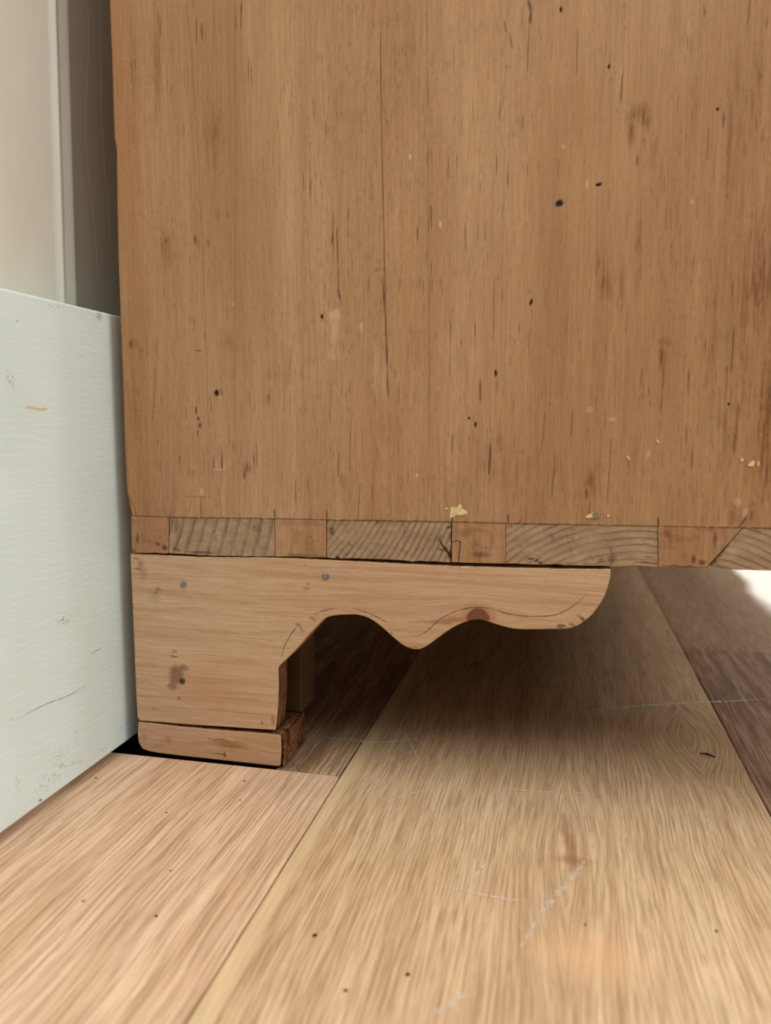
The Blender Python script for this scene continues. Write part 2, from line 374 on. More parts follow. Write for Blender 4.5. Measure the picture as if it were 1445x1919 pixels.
def strip_bm(pts, w, nrm, bm=None):
    """thin raised ribbon along pts lying on a face with normal nrm; w = half width per point"""
    bm = bm or bmesh.new(); n = Vector(nrm); prev = None
    for i, p in enumerate(pts):
        p = Vector(p); t = (Vector(pts[min(i+1, len(pts)-1)])-Vector(pts[max(i-1, 0)])).normalized(); s = t.cross(n).normalized()
        ww = w[i] if isinstance(w, (list, tuple, np.ndarray)) else w
        cur = (bm.verts.new(p-s*ww), bm.verts.new(p+n*0.00004), bm.verts.new(p+s*ww))
        if prev:
            bm.faces.new((prev[0], prev[1], cur[1], cur[0])); bm.faces.new((prev[1], prev[2], cur[2], cur[1]))
        prev = cur
    return bm
def floor_scratch(pp, hw, mat, jit=0.0):
    q = catmull(pp, 8); n = len(q)
    pts = [tuple(on_z(a+random.uniform(-jit, jit), b, 0.00012)) for a, b in q]
    w = [max(.00008, hw*(0.45+0.75*random.random())*min(1, 3.5*min(i+.3, n-i-.7)/n)) for i in range(n)]
    obj('scratch', strip_bm(pts, w, (0, 0, 1)), mat, floor)
floor_scratch([(572, 1379), (640, 1384), (700, 1391), (760, 1387), (830, 1377), (900, 1366), (965, 1357)], .0011, M_SCR2)
floor_scratch([(830, 1359), (895, 1366), (950, 1372), (1000, 1380), (1065, 1394), (1130, 1408), (1190, 1420)], .0008, M_SCR)
floor_scratch([(1030, 1344), (1080, 1334), (1160, 1326), (1240, 1320), (1310, 1316), (1370, 1314), (1445, 1309)], .0016, M_SCR2)
floor_scratch([(752, 1360), (765, 1385), (778, 1410), (785, 1432)], .0004, M_SCR2)
floor_scratch([(1018, 1262), (1022, 1275), (1030, 1288)], .0010, M_SCR2)
floor_scratch([(1050, 1320), (1075, 1338), (1110, 1356)], .0005, M_SCR2)
floor_scratch([(1112, 1586), (1090, 1622), (1068, 1650), (1045, 1676), (1018, 1706), (992, 1748), (972, 1780)], .0017, M_SCR, 2)
floor_scratch([(910, 1834), (870, 1862), (830, 1890), (795, 1912)], .0014, M_SCR, 2)
floor_scratch([(925, 1476), (980, 1481), (1040, 1485), (1130, 1488)], .0004, M_SCR2)
floor_scratch([(830, 1660), (900, 1676), (960, 1686), (1020, 1692)], .0004, M_SCR2)
floor_scratch([(885, 1645), (900, 1630), (912, 1615)], .0006, M_SCR2)
floor_scratch([(535, 1500), (580, 1498), (618, 1494)], .0004, M_SCR2)
floor_scratch([(1262, 1484), (1282, 1486)], .0006, M_SCR)
floor_scratch([(720, 1505), (760, 1490), (800, 1480)], .0004, M_SCR2)
def disc_on_floor(u, v, r, name, mat):
    p = on_z(u, v); bm = bmesh.new()
    ring = [bm.verts.new((p[0]+r*random.uniform(.7, 1.2)*math.cos(a), p[1]+r*random.uniform(.7, 1.2)*math.sin(a), .0001)) for a in np.linspace(0, 2*math.pi, 9)[:-1]]
    top = bm.verts.new((p[0], p[1], .0005)); bm.faces.new(ring[::-1])
    for i in range(8): bm.faces.new((ring[i], ring[(i+1) % 8], top))
    return obj(name, bm, mat, floor)
for u, v, r in ((293, 1717, .0008), (590, 1753, .0009), (765, 1826, .0009), (156, 1689, .0007), (1325, 1530, .0003), (450, 1500, .0005), (319, 1632, .0005),
                (458, 1464, .0007), (180, 1458, .0007), (1097, 1733, .0005), (1343, 1745, .0006), (648, 1856, .0008), (893, 1243, .0018), (312, 1523, .0005)):
    disc_on_floor(u, v, r, 'dark_fleck', M_DARK)

# ------------------------------------------------------------------ skirting, wall, moulding
SK_H = on_x(120, 567, SX)[2]; SK_B = on_x(120, 1476, SX)[2]
sk = struct(obj('baseboard_left', box_bm((SX-.022, -1.75, SK_B), (SX, 3.0, SK_H)), M_SKIRT)); bevel(sk, .0012, 3)
def strip_on_x(pp, hw, mat, name, parent):
    pts = [tuple(on_x(a, b, SX+.00006)) for a, b in catmull(pp, 5)]; n = len(pts)
    obj(name, strip_bm(pts, [hw*(.5+.6*random.random())*min(1, 4*min(i+.3, n-i-.7)/n) for i in range(n)], (1, 0, 0)), mat, parent)
strip_on_x([(26, 1351), (60, 1333), (90, 1318), (130, 1303), (166, 1281)], .00022, M_PENP, 'pencil_line', sk)
strip_on_x([(168, 1227), (178, 1221), (190, 1215)], .0002, M_PENP, 'pencil_line', sk)
struct(obj('wall_left', box_bm((-.075, -1.75, -.04), (SX-.033, 3.0, 2.5)), M_WALL))
y_e = on_x(90, 0, SX-.026)[1]; z_e = on_x(90, 0, SX-.026)[2]; y_f = on_x(107, 560, SX-.026)[1]; z_f = on_x(107, 560, SX-.026)[2]
sl = (y_e-y_f)/(z_e-z_f)
def lean(y, z): return y_f+(y-y_f)+sl*(z-z_f)
struct(obj('wall_back', box_bm((-.075, 3.0, -.04), (3.15, 3.1, 2.5)), M_FARW)); struct(obj('wall_right', box_bm((3.05, -1.75, -.04), (3.15, 3.0, 2.5)), M_FARW))
def vert_profile(name, prof, mat):
    bm = bmesh.new(); z0, z1 = 0.0, 2.5
    lo = [bm.verts.new((SX+x, lean(y, z0), z0)) for x, y in prof]; hi = [bm.verts.new((SX+x, lean(y, z1), z1)) for x, y in prof]
    bm.faces.new(lo); bm.faces.new(hi[::-1])
    for i in range(len(prof)): bm.faces.new((lo[i], lo[(i+1) % len(prof)], hi[(i+1) % len(prof)], hi[i]))
    return struct(obj(name, bm, mat))
o = vert_profile('trim_1', [(-.041, -1.7), (-.026, -1.7), (-.026, y_f-.0006), (-.041, y_f-.0006)], M_WALL); bevel(o, .0006, 2)
def bead(y0, y1, x0, h, n=7): return [(x0+h*math.sin(math.pi*i/n), y0+(y1-y0)*i/n) for i in range(n+1)]
prof = [(-.041, y_f), (-.0268, y_f)] + bead(y_f+.0004, y_f+.0066, -.0268, .0026) + [(-.0278, y_f+.0070), (-.0278, y_f+.0082)] + \
       [(-.0278-.0028*t, y_f+.0082+.0064*t**1.6) for t in (.25, .5, .75, 1)] + bead(y_f+.0150, y_f+.0222, -.0306, .0032) + [(-.041, y_f+.0226)]
o = vert_profile('trim_2', prof, M_TRIM)

# ------------------------------------------------------------------ the chest
chest = bpy.data.objects.new('pine_chest', None); COL.objects.link(chest); chest.location = (0.25, 0.45, 0)
tag(chest, 'old stripped pine chest with dovetailed side panel standing on a shaped bracket foot', 'chest')
PC = []                                        # parts are built in world space and parented at the end
X1, Y1, Z1 = 0.480, 0.92, 0.86
EDGE = [(0, 203), (60, 205), (100, 207), (170, 209), (240, 211), (262, 212.5), (280, 216), (330, 216.5), (380, 217), (480, 219), (560, 222), (660, 225.5), (740, 228.5),
        (850, 231.5), (925, 236), (940, 239.5), (962, 244), (1000, 246), (1040, 247.5)]
ez = np.array([on_y(u, v)[2] for v, u in EDGE])[::-1]; ex = np.array([on_y(u, v)[0] for v, u in EDGE])[::-1]
def edge_x(z): return np.interp(z, ez, ex)
SC = [on_y(u, v)[[0, 2]] for u, v in ((247, 967), (317, 969.5), (515, 972.5), (612, 974.5), (846, 978), (948, 981), (1232, 987), (1445, 990.5))]
scx = np.array([p[0] for p in SC]); scz = np.array([p[1] for p in SC])
sl_s = (scz[-1]-scz[-2])/(scx[-1]-scx[-2])
def scribe(x): return np.where(x > scx[-1], scz[-1]+(x-scx[-1])*sl_s, np.interp(x, scx, scz))
# fine grid
ST = 0.00043
XR = 0.342; ZT = 0.408
us = np.concatenate([np.array([0, .0003, .0007, .0012, .0018]), np.arange(.0022, XR-.0145, ST), np.linspace(XR-.0145+.004, X1-.0145, 12)])
vs = np.concatenate([np.array([0, .00025]), np.arange(.0007, ZT-.135, ST), np.linspace(ZT-.135+.01, Z1-.135, 20)])
U, V = np.meshgrid(us, vs)
X = .0145+U; Z = scribe(X)+V*((Z1-.0)-scribe(X))/(Z1-.135)
X = X+(edge_x(Z)-.0145)*np.exp(-U/.02)
# picture-space rasters of wear, evaluated at the grid points (stains, dents and cracks of the board, painted glints)
dark = np.zeros_like(X); light = np.zeros_like(X); brown = np.zeros_like(X); orange = np.zeros_like(X); rub = np.zeros_like(X); rosy = np.zeros_like(X); dep = np.zeros_like(X)
def vnoise(scale_x, scale_z, seed):
    r = np.random.default_rng(seed); G = r.random((64, 64)); a = (X*scale_x) % 63; b = (Z*scale_z) % 63
    i = np.floor(a).astype(int); j = np.floor(b).astype(int); fa = a-i; fb = b-j
    fa = fa*fa*(3-2*fa); fb = fb*fb*(3-2*fb)
    return (G[j, i]*(1-fa)+G[j, i+1]*fa)*(1-fb)+(G[j+1, i]*(1-fa)+G[j+1, i+1]*fa)*fb
wob = (vnoise(700, 350, 1)-.5)*1.1+(vnoise(1400, 900, 2)-.5)*.7
gr_n = vnoise(1100, 60, 3)
def blob(ch, u, v, ru, rv, amt=1.0, ang=0.0, hard=1.5, depth=0.0, w=1.0, grain=0.0):
    p = on_y(u, v); dx = (X-p[0])/PXM; dz = (Z-p[2])/PXM
    c, s = math.cos(ang), math.sin(ang); a = (dx*c+dz*s)/ru; b = (-dx*s+dz*c)/rv
    d = np.sqrt(a*a+b*b)+wob*.45*w
    m = np.clip((1.25-d)*hard, 0, 1)*amt
    if grain: m = m*(1-grain+grain*2*np.clip(gr_n-.15, 0, 1))
    np.maximum(ch, m, out=ch)
    if depth: dep[:] = np.maximum(dep, np.clip(1.1-d, 0, 1)*depth)
def line(ch, pts, w, amt=1.0, depth=0.0):
    q = [on_y(u, v) for u, v in pts]
    for a, b in zip(q[:-1], q[1:]):
        ax, az = a[0], a[2]; dx, dz = b[0]-ax, b[2]-az; L = dx*dx+dz*dz
        pad = .002
        j0, j1 = np.searchsorted(vs, [min(az, b[2])-.139-pad, max(az, b[2])-.133+pad]); j0 = max(j0, 0)
        i0, i1 = np.searchsorted(us, [min(ax, b[0])-.0175-pad, max(ax, b[0])-.0115+pad])
        if i1 <= i0 or j1 <= j0: continue
        xs, zs = X[j0:j1, i0:i1], Z[j0:j1, i0:i1]
        t = np.clip(((xs-ax)*dx+(zs-az)*dz)/L, 0, 1)
        d = np.hypot(xs-ax-t*dx, zs-az-t*dz)/PXM
        tap = 1-.6*np.abs(2*t-1)**3
        m = np.clip((w*tap+.9-d)/1.3, 0, 1)*amt
        ch[j0:j1, i0:i1] = np.maximum(ch[j0:j1, i0:i1], m)
        if depth: dep[j0:j1, i0:i1] = np.maximum(dep[j0:j1, i0:i1], m*depth)
# nail holes and dents
for (u, v, ru, rv, an) in ((1048, 382, 7, 5.5, .4), (1122, 346, 5, 2.6, .2), (1141, 125, 2.2, 4, 0), (1051, 18, 2.6, 6, 0), (405, 737, 5, 6, 0), (995, 567, 2.4, 6, -.3),
                           (1366, 758, 2.5, 2, 0), (879, 784, 2.2, 2.2, 0), (891, 796, 2, 5, 0), (929, 700, 2, 6, 0), (1345, 205, 2, 2.5, 0), (603, 593, 2.5, 4.5, 0)):
    blob(dark, u, v, ru, rv, .95, an, 2.2, .0012, .6)
blob(brown, 414, 735, 5, 7, .7); blob(light, 411, 745, 5, 2, .4)
for (u, v, ru, rv) in ((367, 770, 2.2, 8), (371, 785, 4, 5), (374, 797, 3.6, 5.5), (370, 812, 1.5, 7)): blob(dark, u, v, ru, rv, .72, 0, 1.6, .0005)
for (u, v, ru, rv, a) in ((357, 888, 8, 9, .55), (362, 884, 5, 4, .5), (263, 657, 5, 7, .8), (250, 645, 16, 10, .55), (264, 668, 2, 9, .8), (384, 630, 2.5, 9, .8), (372, 657, 10, 2, .6),
                      (1198, 213, 22, 17, .7), (1183, 250, 7, 25, .55), (1212, 228, 10, 14, .5), (1225, 285, 6, 45, .35), (1240, 330, 5, 40, .3),
                      (1128, 492, 16, 22, .45), (1133, 530, 14, 38, .6), (1165, 540, 8, 60, .3), (1196, 470, 6, 90, .35), (1110, 905, 16, 26, .6), (1120, 880, 5, 20, .6), (1100, 925, 5, 14, .6),
                      (1410, 470, 26, 60, .45), (1425, 540, 22, 90, .55), (1395, 560, 12, 120, .35), (1438, 760, 16, 130, .5), (1375, 250, 14, 120, .35), (1415, 170, 14, 110, .3),
                      (1355, 790, 14, 60, .4), (1366, 830, 18, 50, .4), (1372, 960, 10, 26, .55), (1435, 870, 22, 70, .35), (1340, 620, 8, 110, .35), (1390, 690, 10, 140, .35), (1330, 430, 8, 90, .3),
                      (465, 878, 14, 12, .45), (458, 890, 5, 9, .6), (402, 255, 24, 60, .28), (634, 192, 9, 30, .35), (408, 402, 6, 12, .45), (427, 403, 4, 8, .45), (365, 448, 4, 9, .5), (312, 450, 5, 8, .6),
                      (390, 455, 4, 8, .4), (312, 470, 18, 40, .25), (540, 690, 14, 40, .25), (503, 748, 4, 12, .45), (712, 505, 14, 4, .4), (718, 560, 5, 30, .45), (425, 640, 26, 24, .22),
                      (730, 800, 40, 60, .16), (910, 870, 30, 60, .3), (1200, 860, 30, 70, .2), (935, 830, 8, 40, .4), (640, 900, 8, 16, .4), (325, 925, 8, 44, .4), (300, 960, 30, 14, .25), (780, 650, 18, 40, .2),
                      (1240, 670, 8, 26, .5), (1245, 640, 14, 10, .3), (250, 120, 12, 90, .3), (295, 100, 10, 130, .35), (220, 700, 8, 160, .35), (232, 830, 8, 120, .4), (250, 760, 20, 120, .25),
                      (1290, 300, 20, 200, .18), (1010, 700, 40, 200, .12), (960, 900, 60, 70, .22), (1060, 640, 20, 200, .14), (1150, 740, 30, 160, .12)):
    blob(brown, u, v, ru, rv, min(.95, a*1.55), 0, .9 if max(ru, rv) > 20 else 1.3, 0, 1, .7)
# filler-less rubbed patches, pale nicks, painted glints
for (u, v, ru, rv, a) in ((627, 590, 11, 10, .42), (626, 622, 9, 26, .36), (622, 660, 7, 22, .22), (677, 612, 3, 10, .5), (782, 891, 2.4, 2.4, .95), (825, 421, 2.6, 6, .75), (769, 293, 2.6, 5, .6),
                      (1100, 346, 2.6, 8, .5), (1297, 378, 2.6, 5, .55), (410, 880, 12, 2, .45), (406, 872, 2, 9, .35), (420, 874, 2, 7, .35), (378, 922, 4, 7, .4), (1105, 768, 6, 5, .3), (1147, 786, 8, 4, .35),
                      (1215, 850, 3, 7, .45), (706, 690, 7, 50, .16), (720, 715, 6, 40, .16), (1382, 941, 7, 7, .3), (1396, 960, 5, 9, .25), (1340, 805, 3, 20, .2), (1056, 275, 3, 4, .4), (437, 570, 1.6, 1.6, .8)):
    blob(light, u, v, ru, rv, a, 0, 1.3)
for i in range(60): blob(light, random.uniform(215, 280), random.uniform(20, 900), 1.4, 1.6, .35)  # small pale dots painted as sparkle highlights along the left edge
# long checks and pores
for p, w, a in (([(713, 60), (715, 250), (719, 420), (722, 560), (726, 700), (728, 745)], .7, .8), ([(717, 520), (722, 600), (725, 690)], 1.0, .6), ([(440, 0), (442, 300), (440, 640), (437, 985)], .3, .45),
                ([(349, 0), (360, 120), (372, 300), (384, 560), (390, 800)], .4, .45), ([(800, 0), (802, 250), (804, 560), (805, 830)], .4, .6), ([(631, 425), (633, 500), (634, 545)], .9, .75), ([(633, 540), (637, 562)], 2.0, .7),
                ([(990, 0), (995, 22), (993, 45)], 2.4, .75), ([(992, 45), (988, 135)], .8, .7), ([(945, 40), (948, 60)], 1.6, .5), ([(957, 70), (960, 92)], 1.2, .55), ([(1083, 55), (1080, 140)], .6, .65), ([(1167, 138), (1163, 192)], .9, .7),
                ([(1195, 290), (1194, 312)], 1.2, .7), ([(1357, 210), (1355, 240)], 1.2, .75), ([(1328, 240), (1325, 300)], .8, .6), ([(926, 520), (924, 640)], .6, .6), ([(727, 650), (724, 745)], .6, .5), ([(920, 830), (916, 890)], 1.4, .75),
                ([(1145, 822), (1138, 945)], .9, .6), ([(1038, 880), (1034, 930)], 1.0, .6), ([(658, 780), (655, 880)], .7, .6), ([(675, 905), (669, 990)], .8, .6), ([(292, 690), (286, 785)], .7, .6), ([(620, 720), (618, 790)], .6, .65),
                ([(635, 850), (633, 893)], 1.0, .7), ([(848, 815), (846, 850)], 1.0, .65), ([(1073, 770), (1070, 820)], .9, .6), ([(1022, 770), (1014, 850)], .7, .6), ([(1376, 610), (1370, 700)], 1.3, .6), ([(1383, 755), (1376, 850)], .8, .6), ([(1203, 690), (1200, 725)], .8, .55)):
    line(dark, p, w, a*.9, .00012)
for i in range(1500):                           # short upright pores, thicker towards the right and the bottom
    u = 300+1145*(1-random.random()**1.5); v = 985*random.random()**.75
    if random.random() > .35+.4*(u/1445)+.3*(v/985): continue
    L = random.choice((6, 9, 12, 16, 20, 28, 40)); a = random.uniform(.18, .55); t = random.uniform(-.06, .03)
    line(dark, [(u, v), (u+t*L, v+L)], random.uniform(.0, .35), a)
for u, v in ((514, 972), (612, 974), (847, 979), (952, 981), (1233, 988)): line(dark, [(u, v-18), (u+1, v)], 1.0, .85)
for pp in ([(317, 969), (320, 962)], [(448, 968), (449, 962)], [(974, 981), (974, 975)], [(345, 930), (395, 932)], [(360, 915), (355, 960)]): line(brown, pp, 1.2, .7)
for (u, v, ru, rv, a) in ((860, 930, 620, 120, .34), (1380, 640, 110, 420, .34), (1120, 700, 130, 330, .22), (640, 900, 160, 130, .2), (248, 800, 34, 260, .5), (285, 960, 46, 60, .5), (270, 900, 60, 120, .3), (250, 300, 40, 400, .2)):
    blob(brown, u, v, ru, rv, a, 0, .55, 0, .3, .8)
line(dark, [(237, 926), (246, 938), (253, 955), (257, 975), (256, 990)], .8, .7); line(dark, [(296, 10), (300, 70), (296, 140)], .6, .3)
line(dark, [(1400, 968), (1388, 985), (1378, 992)], 1.4, .6); line(brown, [(1408, 960), (1392, 985)], 6, .5)
# board tone: orange left edge, rubbed zones, rosy lower left
orange[:] = np.clip(1-(U/.020), 0, 1)*(.25+.45*vnoise(150, 12, 8))+np.clip((X-.315)/.03, 0, 1)*.35*vnoise(200, 20, 9)
for (u, v, ru, rv, a) in ((880, 150, 50, 280, .5), (850, 60, 40, 300, .4), (1010, 40, 90, 110, .25), (500, 120, 40, 260, .3), (540, 300, 22, 320, .25), (310, 260, 14, 180, .35), (395, 700, 50, 160, .25), (360, 920, 40, 60, .3), (1130, 320, 60, 80, .2),
                      (1300, 620, 20, 300, .25), (1250, 880, 60, 120, .25), (740, 420, 60, 160, .2), (305, 640, 12, 120, .35), (1345, 330, 10, 200, .3)):
    blob(rub, u, v, ru, rv, a, 0, .7, 0, .5, .4)
for (u, v, ru, rv, a) in ((700, 830, 260, 140, .5), (900, 600, 220, 220, .35), (480, 620, 120, 260, .3), (1250, 380, 200, 160, .3), (1050, 850, 240, 110, .4)):
    blob(rosy, u, v, ru, rv, a, 0, .6, 0, .4, .3)
dark[0:2, :] = np.maximum(dark[0:2, :], .55*(vnoise(500, 1, 5)[0:2, :] > .25))
rad = .0022                                    # rounded left arris
Yf = dep+np.where(U < rad, rad-np.sqrt(np.maximum(rad**2-(rad-U)**2, 0)), 0)+(vnoise(60, 9, 6)-.5)*.00025
nv, nu = X.shape
co = np.stack([X, Yf, Z], -1).reshape(-1, 3)
idx = np.arange(nu*nv).reshape(nv, nu)
faces = np.stack([idx[:-1, :-1], idx[:-1, 1:], idx[1:, 1:], idx[1:, :-1]], -1).reshape(-1, 4)
loop_i = np.concatenate([idx[0, ::-1], idx[1:, 0], idx[-1, 1:], idx[-2:0:-1, -1]])   # rim
back = co[loop_i].copy(); back[:, 1] = .019; nb = len(loop_i); b0 = nu*nv
bi = b0+np.arange(nb)
rim = np.stack([loop_i, np.roll(loop_i, -1), np.roll(bi, -1), bi], -1)
co = np.concatenate([co, back]); faces = np.concatenate([faces, rim])
me = bpy.data.meshes.new('side_panel')
me.vertices.add(len(co)); me.vertices.foreach_set('co', co.ravel())
me.loops.add(faces.size); me.loops.foreach_set('vertex_index', faces.ravel().astype(np.int32))
me.polygons.add(len(faces)); me.polygons.foreach_set('loop_start', (np.arange(len(faces))*4).astype(np.int32))
sm = np.ones(len(faces), bool); sm[-len(rim):] = False; me.polygons.foreach_set('use_smooth', sm)
me.update(calc_edges=True)
for nm, ch in (('wear', (dark, light, brown)), ('wear_two', (orange, rub, rosy))):
    at = me.attributes.new(nm, 'FLOAT_COLOR', 'POINT'); a = np.zeros((len(co), 4), np.float32); a[:, 3] = 1
    for i, c_ in enumerate(ch): a[:nu*nv, i] = c_.ravel()
    at.data.foreach_set('color', a.ravel())
panel = link('side_panel', me, M_PANEL); PC.append(panel)

# filler patches, thin lumps on the board
def lump(u, v, pts, mat, h=.0004):
    bm = bmesh.new(); a = [bm.verts.new(tuple(on_y(u+x, v+y, .0002))) for x, y in pts]
    b = [bm.verts.new(tuple(on_y(u+x*.9, v+y*.9, -h))) for x, y in pts]; n = len(pts)
    bm.faces.new(b)
    for i in range(n): bm.faces.new((a[i], a[(i+1) % n], b[(i+1) % n], b[i]))
    o = obj('filler_patch', bm, mat); o.parent = panel; return o
lump(858, 957, [(-15, -5), (-8, -7), (0, -7), (3, -12), (7, -11), (9, -4), (19, 2), (18, 7), (10, 9), (-4, 9), (-7, 12), (-14, 15), (-16, 8), (-14, 1)], M_FILL)
lump(837, 953, [(-3, -1), (2, -2), (2, 1), (-2, 3)], M_FILL)
lump(1106, 967, [(-9, 2), (-6, -1), (0, -4), (6, -7), (9, -4), (6, 3), (0, 4), (-6, 4)], M_FILL); lump(1117, 966, [(-8, -3), (0, -6), (7, -2), (8, 4), (2, 7), (-5, 6)], M_FILLG, .0007)
lump(1140, 966, [(-2, -2), (2, -1), (2, 3), (-2, 3)], M_FILL)
lump(1391, 861, [(-3, -3), (3, -2), (2, 5), (-3, 4)], M_FILL); lump(1409, 869, [(-8, 2), (-4, -2), (-1, -5), (5, -6), (6, -1), (4, 4), (1, 6), (-5, 5)], M_FILL); lump(1422, 869, [(-3, -4), (2, -4), (1, 5), (-3, 4)], M_FILL)
lump(1233, 828, [(-4, -3), (0, -4), (3, 1), (0, 3)], M_FILL); lump(1178, 858, [(-4, -3), (2, -3), (3, 4), (0, 4)], M_FILL)

# bottom row: pins of the side and end-grain tails of the bottom board
PB = [(247, 1035), (316, 1037), (380, 1041), (450, 1043), (516, 1043), (612, 1045), (700, 1049), (846, 1054.5), (948, 1056.5), (1145, 1061), (1232, 1062.5), (1330, 1066), (1445, 1069)]
def pb(u): return float(np.interp(u, [p[0] for p in PB], [p[1] for p in PB])) if u < 1445 else 1069+(u-1445)*.021
def sb(u): return float(np.interp(u, [247, 317, 515, 612, 846, 948, 1232, 1445], [967, 969.5, 972.5, 974.5, 978, 981, 987, 990.5])) if u < 1445 else 990.5+(u-1445)*.0165
def block(name, ul, ur, bl, br_, mat, y0=0.0, y1=.019, rough=1.0, top=.2, wob_=True):
    n = max(6, int((ur-ul)/14)); p = []
    for i in range(n+1): u = ul+(ur-ul)*i/n; p.append((u, sb(u)+top))
    for i in range(n+1):
        u = br_+(bl-br_)*i/n; p.append((u, pb(u)+(random.uniform(-rough, rough) if wob_ and 0 < i < n else 0)))
    o = obj(name, prism_bm(px_outline(p), y0, y1), mat); bevel(o, .00016, 2, 50); PC.append(o); return o
P = []
block('dovetail_pin', 245.5, 316.2, 247.5, 315.2, M_PIN)
block('dovetail_tail', 317.6, 513.8, 316.2, 515.0, end_grain('end_grain_steep', on_y(-260, 760), 165, 2.0, .0016, ((375, 1035, 40, 4, 0, .6), (330, 1030, 14, 5, .3, .5), (480, 990, 16, 10, .4, .35), (330, 985, 10, 12, 0, .3))), .0003)
block('dovetail_pin', 514.8, 611.2, 516.0, 611.2, M_PIN, .0001)
block('dovetail_tail', 612.4, 845.2, 612.4, 844.5, end_grain('end_grain_tight', on_y(380, 790), 330, 5.0, .0012, ((833, 1027, 24, 3.5, .95, .9), (843, 1040, 5, 12, 0, .9), (826, 1030, 10, 4, .3, .6), (632, 1045, 7, 5, 0, .95), (622, 995, 8, 10, 0, .6), (842, 988, 10, 4, -.7, .7), (655, 1020, 8, 4, .3, .4))), .0004, rough=1.6)
# broken pin: a chip stands beside the rest
obj_pin = obj('dovetail_pin', prism_bm(px_outline([(847, 978.4), (900, 979.7), (947.4, 981.2), (947.6, 1056.5), (905, 1055.5), (859.5, 1054.5), (860.5, 1040), (863, 1024), (863.5, 1015), (857, 1012.6), (847, 1015.5)]), .0001, .019), M_PIN); bevel(obj_pin, .00016, 2, 50); PC.append(obj_pin)
chip = obj('dovetail_chip', prism_bm(px_outline([(847, 1016.6), (857, 1014), (861.6, 1016.5), (861.8, 1024), (859.3, 1040), (858.4, 1054), (847, 1053.6)]), -.0003, .012), M_PIN); bevel(chip, .0002, 2, 50); PC.append(chip)
block('dovetail_tail', 948.2, 1232.2, 948.2, 1232.8, end_grain('end_grain_flat', on_y(1190, 1330), 300, 8.0, .0012, ((994, 1047, 10, 1.8, 0, .95), (1006, 1050, 7, 2, -.7, .95), (1012, 1054, 6, 2, 0, .9), (1215, 1055, 30, 2, 0, .7), (1200, 1020, 20, 1.6, 0, .5), (1215, 1045, 14, 1.6, 0, .6))), .0002)
block('dovetail_pin', 1233, 1391, 1233.4, 1322, M_PIN)
block('dovetail_tail', 1393, 1612, 1324, 1612, end_grain('end_grain_falling', on_y(1290, 1290), 300, 12.0, .0012, ((1352, 1030, 8, 30, .6, .7), (1335, 1052, 8, 12, .6, .8), (1378, 1000, 4, 18, .6, .5))), .0002)
block('dovetail_pin', 1613.5, 1700, 1613.5, 1700, M_PIN)
block('dovetail_tail', 1701.5, 1985, 1701.5, 1985, end_grain('end_grain_outer', on_y(1700, 1400), 300, 15.0), .0002)

# carcass behind the side
zt = float(scribe(np.array([.3]))); zb = zt-.0195
def part(name, a, b, mat, bev=.001):
    o = obj(name, box_bm(a, b), mat); PC.append(o)
    if bev: bevel(o, bev, 2)
    return o
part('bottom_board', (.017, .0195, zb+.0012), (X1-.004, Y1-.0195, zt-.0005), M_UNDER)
part('back_board', (.0158, .0195, zt), (.030, Y1-.0195, Z1-.001), M_CARC)
part('far_side_panel', (.0155, Y1-.019, zb), (X1, Y1, Z1), M_CARC)
part('top_board', (.012, -.012, Z1+.0002), (X1+.014, Y1+.012, Z1+.024), M_CARC, .004)
for i in range(4):
    z0 = zt+.004+i*(Z1-zt-.004)/4; z1 = z0+(Z1-zt-.004)/4-.018
    d = part('drawer_front', (X1-.022, .024, z0), (X1-.002, Y1-.024, z1), M_CARC, .003)
    part('drawer_rail', (X1-.06, .0195, z1+.0005), (X1-.001, Y1-.0195, z1+.0175), M_CARC)
    for yy in (.25, Y1-.25):
        bm = bmesh.new(); bmesh.ops.create_uvsphere(bm, u_segments=14, v_segments=8, radius=.016)
        for v in bm.verts: v.co = Vector((v.co.x*.8+X1+.012, v.co.y+yy, v.co.z+(z0+z1)/2))
        kb = obj('drawer_knob', bm, M_BRASS, None, True); kb.parent = d

# bracket foot at the visible corner
T_BR = .0135
lower = catmull([(1145, 1066), (1144, 1082), (1136, 1110), (1125, 1132), (1109, 1153), (1092, 1167), (1076, 1175.5), (1058, 1179), (1030, 1179.5), (1000, 1180), (965, 1179), (935, 1172), (910, 1164), (893, 1161.5), (872, 1166),
                 (848, 1177), (822, 1195), (800, 1211), (785, 1217), (770, 1216), (756, 1210), (738, 1196), (718, 1178), (700, 1164), (684, 1156), (667, 1152)], 4)
arch = catmull([(667, 1152), (645, 1152.5), (624, 1154.5), (608, 1160), (596, 1172), (580, 1189), (560, 1212), (542, 1231), (530, 1242), (523, 1250)], 4)[1:]
rest = [(522, 1256), (523, 1280), (522, 1310), (520, 1340), (518, 1362), (516, 1369), (470, 1366), (420, 1362.5), (360, 1359), (300, 1354), (262, 1351), (257, 1345), (254, 1290), (251, 1220), (247, 1120), (243.5, 1037.5)]
topl = [(300, 1040), (370, 1043.5), (420, 1044), (500, 1044.5), (560, 1046), (612, 1049), (700, 1053.5), (800, 1058.5), (900, 1062), (1000, 1064.5), (1080, 1066)]
outl = [tuple(p) for p in lower]+[tuple(p) for p in arch]+rest+topl
def mk(u, v, ru, rv, ang, col, amt, soft=.6):
    p = on_y(u, v); return (p[0], p[2], ru*PXM, rv*PXM, ang, col, amt, soft)
BRN, RED, DK = srgb(112, 78, 52), srgb(142, 78, 46), srgb(70, 48, 34)
